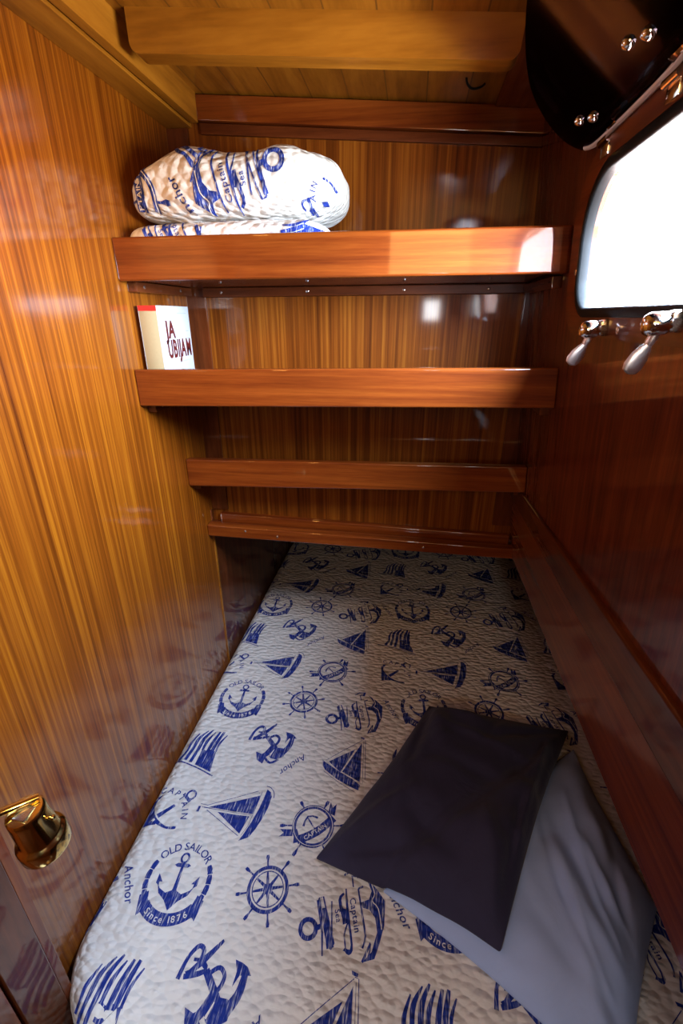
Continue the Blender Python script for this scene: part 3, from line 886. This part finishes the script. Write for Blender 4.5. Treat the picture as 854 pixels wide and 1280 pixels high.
# ------------------------------------------------------------------ pillows
def pillow(name, label, mat, corners, T, rest, folds, concave, n=56, exp=.55, amp=.004, seed=0, hem=.0):
    A, B, C_, D = [V((c[0], c[1])) for c in corners]
    def xy(u, v):
        # pull the sides in between the pinched corners
        uu = u + concave * sin(pi * v) ** 1 * (1 - 2 * u) * .5 * (abs(2 * u - 1) ** 2)
        vv = v + concave * sin(pi * u) ** 1 * (1 - 2 * v) * .5 * (abs(2 * v - 1) ** 2)
        return (A * (1 - uu) + B * uu) * (1 - vv) + (D * (1 - uu) + C_ * uu) * vv
    def thick(u, v):
        a_ = max(0, 1 - abs(2 * u - 1) ** 2.6); c_ = max(0, 1 - abs(2 * v - 1) ** 2.6)
        return T * (a_ * c_) ** exp
    b = nb(); top = {}; bot = {}
    for i in range(n + 1):
        for j in range(n + 1):
            u, v = i / n, j / n
            p = xy(u, v); h = thick(u, v)
            edge = min(u, 1 - u, v, 1 - v)
            base = rest(p.x, p.y)
            wr = 0
            for (u0, v0, u1, v1, w_, am) in folds:
                d = V((u1 - u0, v1 - v0)); q = V((u - u0, v - v0)); t_ = q.dot(d) / d.length_squared
                tc = min(1, max(0, t_)); dist = (q - d * tc).length
                side = (q.x * d.y - q.y * d.x)
                wr += am * math.exp(-(dist / w_) ** 2) * (sin(pi * min(1, max(0, .5 + .5 * (2 * tc - 1)))) ** .5 if 0 < tc < 1 else .0)
            wr += amp * (noise.noise((p.x * 11, p.y * 11, seed)) + .5 * noise.noise((p.x * 26, p.y * 26, seed + 5)))
            wr *= min(1, edge / .10)
            ed = .004 * noise.noise((p.x * 18, p.y * 18, seed + 9)) + .004
            top[i, j] = b.verts.new((p.x, p.y, base + max(.010, h + wr + ed)))
            bot[i, j] = b.verts.new((p.x, p.y, base + .0035 + (.10 * h if edge > 0 else .0)))
    for i in range(n):
        for j in range(n):
            b.faces.new((top[i, j], top[i + 1, j], top[i + 1, j + 1], top[i, j + 1]))
            b.faces.new((bot[i, j + 1], bot[i + 1, j + 1], bot[i + 1, j], bot[i, j]))
    rim = [(i, 0) for i in range(n)] + [(n, j) for j in range(n)] + [(i, n) for i in range(n, 0, -1)] + [(0, j) for j in range(n, 0, -1)]
    for k in range(len(rim)):
        p, q = rim[k], rim[(k + 1) % len(rim)]
        b.faces.new((top[p], bot[p], bot[q], top[q]))
    bmesh.ops.recalc_face_normals(b, faces=b.faces)
    bv = BVHTree.FromBMesh(b)
    o = obj(name, b, mat, loc=(sum(c[0] for c in corners) / 4, sum(c[1] for c in corners) / 4, MZ), sharp=70)
    sub = o.modifiers.new('smooth', 'SUBSURF'); sub.levels = 1; sub.render_levels = 1
    return o, bv

o, bv_l = pillow('pillow', None, M_pale, [(.388, .750), (.425, .470), (.302, .258), (.002, .432)], .052,
                 lambda x, y: mtop(x, y) + .0008,
                 [(.05, .30, .75, .45, .05, -.009), (.25, .12, .85, .28, .05, .008), (.35, .45, .95, .62, .045, .009), (.30, .62, .95, .80, .06, -.009),
                  (.1, .55, .8, .75, .04, .006), (.55, .1, .95, .5, .04, -.006), (.6, .55, .98, .95, .05, .008), (.45, .3, .9, .42, .025, .008), (.2, .2, .9, .55, .02, .007), (.15, .35, .85, .72, .022, -.008), (.5, .5, .9, .75, .015, .006)], .045, seed=2, amp=.004)
tag(o, 'pale blue pillow lying flat half under the dark pillow and side board', 'pillow', 'pillows on the berth')
def rest_navy(x, y):
    z = mtop(x, y)
    h = bv_l.ray_cast(V((x, y, 1.0)), V((0, 0, -1)))
    if h[0] is not None: z = max(z, h[0].z)
    return z
_cache = {}
def rest_navy_s(x, y):
    # the stuffing bridges hollows: average the support around the point
    s = 0
    for dx, dy in ((0, 0), (.02, 0), (-.02, 0), (0, .02), (0, -.02), (.014, .014), (-.014, .014), (.014, -.014), (-.014, -.014)):
        s = s + rest_navy(x + dx, y + dy)
    return max(s / 9, rest_navy(x, y)) + .0015
o, bv_n = pillow('pillow', None, M_navy, [(.088, .822), (.392, .797), (.170, .366), (-.112, .463)], .070, rest_navy_s,
                 [(.02, .02, .30, .35, .05, 0.0135), (.02, .02, .18, .50, .03, -0.0120), (.02, .02, .5, .16, .03, 0.0105), (.98, .03, .86, .45, .03, 0.0150), (.98, .03, .55, .25, .03, -0.0090),
                  (.90, .12, .95, .85, .014, 0.0135), (.955, .25, .965, .75, .010, -0.0120), (.15, .20, .85, .34, .018, 0.0075), (.25, .42, .75, .50, .03, -0.0075), (.03, .97, .32, .62, .045, 0.0150),
                  (.03, .97, .45, .86, .03, -0.0105), (.97, .97, .70, .66, .05, 0.0135), (.97, .97, .88, .55, .025, -0.0105), (.30, .70, .80, .90, .04, -0.0090), (.55, .05, .52, .30, .03, -0.0060)], .05, seed=4, amp=.005)
tag(o, 'dark navy cotton cushion lying askew on top of the pale pillow', 'pillow', 'pillows on the berth')

# ------------------------------------------------------------------ folded quilt on the top shelf
SZ = 1.4145
q_ = thing('folded_quilt', (-.28, .83, SZ), 'folded white quilt with blue nautical print, bundled on the top shelf', 'quilt')
def lump(cx, cy, cz, hx, hy, hz, ex, warp, nu=72, nv=40):
    b = nb(); rows = []
    def sp(w_, e): return math.copysign(abs(w_) ** e, w_)
    for j in range(nv + 1):
        ph = -pi / 2 + pi * j / nv
        row = []
        for i in range(nu):
            th = 2 * pi * i / nu
            p = V((sp(cos(ph), ex[1]) * sp(cos(th), ex[0]), sp(cos(ph), ex[1]) * sp(sin(th), ex[0]), sp(sin(ph), ex[1])))
            row.append(b.verts.new(warp(V((cx + hx * p.x, cy + hy * p.y, cz + hz * p.z)), p)))
        rows.append(row)
    for a_, c_ in zip(rows, rows[1:]):
        for i in range(nu): b.faces.new((a_[i], a_[(i + 1) % nu], c_[(i + 1) % nu], c_[i]))
    bmesh.ops.remove_doubles(b, verts=b.verts, dist=1e-5)
    bmesh.ops.recalc_face_normals(b, faces=b.faces)
    return b
def warp_lo(P, p):
    P = P.copy(); P.z += .003 * noise.noise((P.x * 22, P.y * 22, 4))
    P.y += .004 * noise.noise((P.x * 18, P.z * 30, 7)); P.z = max(P.z, SZ + .0005)
    return P
def warp_hi(P, p):
    P = P.copy(); x = P.x
    up = max(0, p.z)
    P.z += up * (.012 * math.exp(-((x + .335) / .03) ** 2) + .006 * math.exp(-((x + .19) / .035) ** 2) - .003 * math.exp(-((x + .25) / .03) ** 2) - .016 * max(0, (-.36 - x) / .08) - .004 * max(0, (x + .17) / .06))
    P.z += .004 * noise.noise((P.x * 20, P.y * 20, 1)) + .0025 * noise.noise((P.x * 45, P.y * 45, P.z * 45))
    P.y += .007 * noise.noise((P.x * 14, P.z * 20, 2)) - .010 * math.exp(-((x + .25) / .08) ** 2) * (1 if p.y < 0 else 0)
    # the right end is a slack turned-over fold, the left end droops
    if x > -.17:
        k = (x + .17) / .06; P.z += .006 * k; P.y += .012 * k * (1 if p.y < 0 else 0)
    if x < -.39: P.z -= .008 * ((-.39 - x) / .05)
    P.x = max(P.x, XL + .002)
    return P
bl = lump(-.284, .830, 1.4475, .158, .100, .0340, (.30, .50), warp_lo)
bh = lump(-.277, .838, 1.5240, .163, .098, .0430, (.42, .60), warp_hi)
def map_front(bv):
    def f(x, z, lift):
        h = bv.ray_cast(V((x, .4, z)), V((0, 1, 0)))
        if h[0] is None or abs(h[1].y) < .12: return None
        n_ = h[1] if h[1].y < 0 else -h[1]
        return h[0] + n_ * (lift + .0006)
    return f
bvh, bvl = BVHTree.FromBMesh(bh), BVHTree.FromBMesh(bl)
mf = map_front(bvh)
decal(bh, MOT['big'], .00100, pi + .02, -.256, 1.517, mf, .005)
decal(bh, MOT['rib'], .00100, .9, -.425, 1.508, mf, .005)
decal(bh, MOT['small'], .00060, 2.6, -.128, 1.500, mf, .005)
decal(bh, MOT['flag'], .00085, 1.2, -.315, 1.580, mf, .005)
ml = map_front(bvl)
decal(bl, MOT['big'], .00085, .25, -.365, 1.468, ml, .005)
decal(bl, MOT['flag'], .00070, 2.0, -.150, 1.455, ml, .005)
obj('lower_fold', bl, [M_white, M_blue], q_, sharp=80)
obj('upper_fold', bh, [M_white, M_blue], q_, sharp=80)

# ------------------------------------------------------------------ book
BZ = 1.2235
bk = thing('book', (-.42, .80, BZ), 'white paperback titled in dark red capitals standing on the middle shelf', 'book')
yn, yf_, xa, xb = .745, .856, -.4385, -.4075      # spine faces the viewer, cover faces the berth
H = .142
b = nb(); box(b, (xa + .001, yn + .002, BZ + .001), (xb - .001, yf_ - .002, BZ + H - .001)); obj('pages', b, M_page, bk)
b = nb(); box(b, (xa, yn - .0006, BZ), (xb, yn + .002, BZ + H), .0006); sp_ = obj('spine', b, M_spine, bk)
b = nb(); box(b, (xa, yn - .0010, BZ + H - .008), (xb, yn - .0005, BZ + H)); o = obj('spine_band', b, M_red, sp_); o['label'] = 'red band at the head of the spine'
b = nb(); box(b, (xb - .001, yn - .0006, BZ), (xb + .0006, yf_, BZ + H), .0003); cv = obj('front_cover', b, M_cover, bk)
b = nb(); box(b, (xa - .0006, yn - .0006, BZ), (xa + .001, yf_, BZ + H), .0003); obj('back_cover', b, M_cover, bk)
def letter_mesh(s, h, y0, z0, x, y1):
    b = nb(); px = 0; tot = sum(glyph(c, .03)[1] for c in s); wide = (y1 - y0) / (tot * h)
    for c in s:
        g, ad = glyph(c, .03)
        vs = [b.verts.new((x, y0 + (px + u) * h * wide, z0 + v_ * h)) for u, v_ in g.v]
        for f in g.f:
            try: b.faces.new([vs[i] for i in f])
            except ValueError: pass
        px += ad
    r = bmesh.ops.extrude_face_region(b, geom=list(b.faces))
    bmesh.ops.translate(b, verts=[e for e in r['geom'] if isinstance(e, bmesh.types.BMVert)], vec=(.0003, 0, 0))
    bmesh.ops.recalc_face_normals(b, faces=b.faces)
    return b
xt = xb + .0010
o = obj('title', letter_mesh('JA', .038, yn + .020, BZ + .0925, xt, yn + .054), M_maroon, cv, smooth=False)
o = obj('title', letter_mesh('UBIJAM', .040, yn + .019, BZ + .0610, xt, yn + .106), M_maroon, cv, smooth=False)
b = nb()
for (y0, y1, z) in ((.066, .100, .130), (.092, .102, .101), (.088, .102, .089), (.072, .098, .052)):
    b = nb(); box(b, (xt - .0006, yn + y0, BZ + z), (xt + .0001, yn + y1, BZ + z + .0015)); obj('small_print', b, M_grey, cv)

# ------------------------------------------------------------------ brass reading lamp on the jamb
lp = thing('reading_lamp', (-.421, .235, .87), 'polished brass reading lamp on the dark jamb at near left', 'lamp')
hd = V((-.3485, .245, .908)); ax = V((.035, .10, -1)).normalized()
b = nb()
lathe(b, [(0, 0), (.0120, 0), (.0158, .0010), (.0172, .0030), (.0176, .008), (.0190, .040), (.0200, .0420), (.0226, .0440), (.0236, .0465), (.0238, .050), (.0238, .0610), (.0230, .0630),
          (.0210, .0630), (.0205, .048), (.016, .024), (0, .022)], hd, ax, 48)
head = obj('lamp_head', b, M_brass, lp)
b = nb(); lathe(b, [(0, .030), (.009, .031), (.015, .038), (.016, .048), (.013, .056), (0, .060)], hd, ax, 24); obj('bulb', b, M_lamplens, head)
b = nb()                                                    # rod lying in a clip across the cap
tube(b, [hd + V((.008, .012, .004)), hd + V((-.010, -.004, .0055)), hd + V((-.036, -.022, .004)), hd + V((-.060, -.034, -.002))], .0040, 14)
tube(b, [hd + V((-.022, -.0125, .0047)), hd + V((-.026, -.0153, .0045))], .0047, 14)
arm = obj('arm', b, M_brass, lp)
b = nb(); box(b, hd + V((-.004, -.011, -.001)), hd + V((.010, .004, .0020)), .001); obj('cap_plate', b, M_steel, head)
b = nb(); lathe(b, [(0, 0), (.0020, 0), (.0020, .004), (.0026, .0048), (.0024, .007), (0, .0078)], hd + ax * .016 + V((.0165, .004, 0)), (1, .1, .05), 16); obj('knob', b, M_brass, head)
b = nb()
tube(b, bez([hd + V((-.040, -.025, .003)), hd + V((-.043, -.022, -.014)), hd + V((-.050, -.014, -.026)), hd + V((-.066, -.004, -.034)), V((-.4212, .252, .905))], 6), .0034, 12)
obj('yoke', b, M_brass, lp)
b = nb(); lathe(b, [(0, 0), (.022, 0), (.024, .002), (.024, .008), (.018, .014), (0, .016)], V((-.4215, .2565, .895)), (1, 0, 0), 32)
bmesh.ops.scale(b, verts=b.verts, vec=(1, .40, 1.4), space=Matrix.Translation((.4215, -.2565, -.895)))
obj('wall_plate', b, M_brass, lp)
b = nb(); tube(b, [(-.412, .2565, .915), hd + V((-.060, -.034, -.002))], .0040, 12); obj('arm', b, M_brass, lp)

# ------------------------------------------------------------------ light
W = bpy.data.worlds.new('sky'); S.world = W; W.use_nodes = True
wt = W.node_tree
bg = wt.nodes['Background']
tc = N(wt, 'ShaderNodeTexCoord'); sp = N(wt, 'ShaderNodeSeparateXYZ'); L(wt, tc.outputs['Generated'], sp.inputs[0])
mr = N(wt, 'ShaderNodeMapRange'); mr.inputs['From Min'].default_value = -.12; mr.inputs['From Max'].default_value = .05; L(wt, sp.outputs[2], mr.inputs['Value'])
cr = ramp(wt, mr.outputs[0], [(0, (.30, .31, .31)), (1, (.61, .77, 1.0))]); L(wt, cr.outputs[0], bg.inputs[0])
bg.inputs[1].default_value = 210.

def area(name, loc, to, sx, sy, power, col, portal=False, spread=None):
    l = bpy.data.lights.new(name, 'AREA'); l.shape = 'RECTANGLE'; l.size = sx; l.size_y = sy; l.energy = power; l.color = col
    o = bpy.data.objects.new(name, l); C.objects.link(o); o.location = loc
    o.rotation_euler = (V(to) - V(loc)).to_track_quat('-Z', 'Y').to_euler()
    if portal: l.cycles.is_portal = True
    if spread: l.spread = spread
    return o
c0 = onr(.495, 1.4245, -.011)
area('window_portal', c0, c0 + NR, .335, .145, 1, (1, 1, 1), portal=True)
# warm reading light higher up on the near left jamb, the twin of the brass one
l = bpy.data.lights.new('upper_reading_light', 'SPOT'); l.energy = 5.0; l.color = (1.0, .46, .09); l.spot_size = radians(100); l.spot_blend = 1.; l.shadow_soft_size = .02
o = bpy.data.objects.new('upper_reading_light', l); C.objects.link(o); o.location = (-.335, .335, 1.535)
o.rotation_euler = (V((-.455, .66, 1.33)) - o.location).to_track_quat('-Z', 'Y').to_euler()
# warm light of the saloon behind the viewer
area('saloon_lamp', (.05, -.5, 1.56), (.15, .9, .8), .30, .22, 1.8, (1.0, .50, .15))
# daylight from the two cabin windows behind the viewer
area('companionway_daylight', (-.55, -.55, 1.66), (-.52, -.5, 0), .35, .35, 5., (.85, .92, 1.0), spread=radians(100))
for nm, x, z in (('rear_window_light', .085, 1.375), ('rear_window_light_b', .29, 1.375)):
    area(nm, (x, -.55, z), (x * .4, .9, 1.25), .07, .085, 1.3, (.95, .97, 1.0))

# ------------------------------------------------------------------ camera
F, VX, VY, Hc = 569., 517., 395., .85
d = V((VX - 427, 640 - VY, F)).normalized()
th = atan2(640 - VY, F)
zz = V((0, cos(th), -sin(th))); zz = (zz - d * zz.dot(d)).normalized()
xx = zz.cross(d)
if xx.x < 0: xx = -xx
right = V((xx.x, d.x, zz.x)); up = V((xx.y, d.y, zz.y)); fwd = V((xx.z, d.z, zz.z))
cam = bpy.data.cameras.new('camera'); co = bpy.data.objects.new('camera', cam); C.objects.link(co)
m = Matrix((right, up, -fwd)).transposed().to_4x4(); m.translation = V((0, 0, MZ + Hc)); co.matrix_world = m
cam.sensor_fit = 'HORIZONTAL'; cam.sensor_width = 24.0; cam.lens = F / 854. * 24.0; cam.clip_start = .01
S.camera = co

vs = S.view_settings
vs.view_transform = 'Standard'; vs.look = 'None'; vs.gamma = 1; vs.use_curve_mapping = False; vs.exposure = 0.0
S.cycles.use_denoising = True
S.cycles.max_bounces = 8; S.cycles.transparent_max_bounces = 8
S.cycles.sample_clamp_indirect = 6.
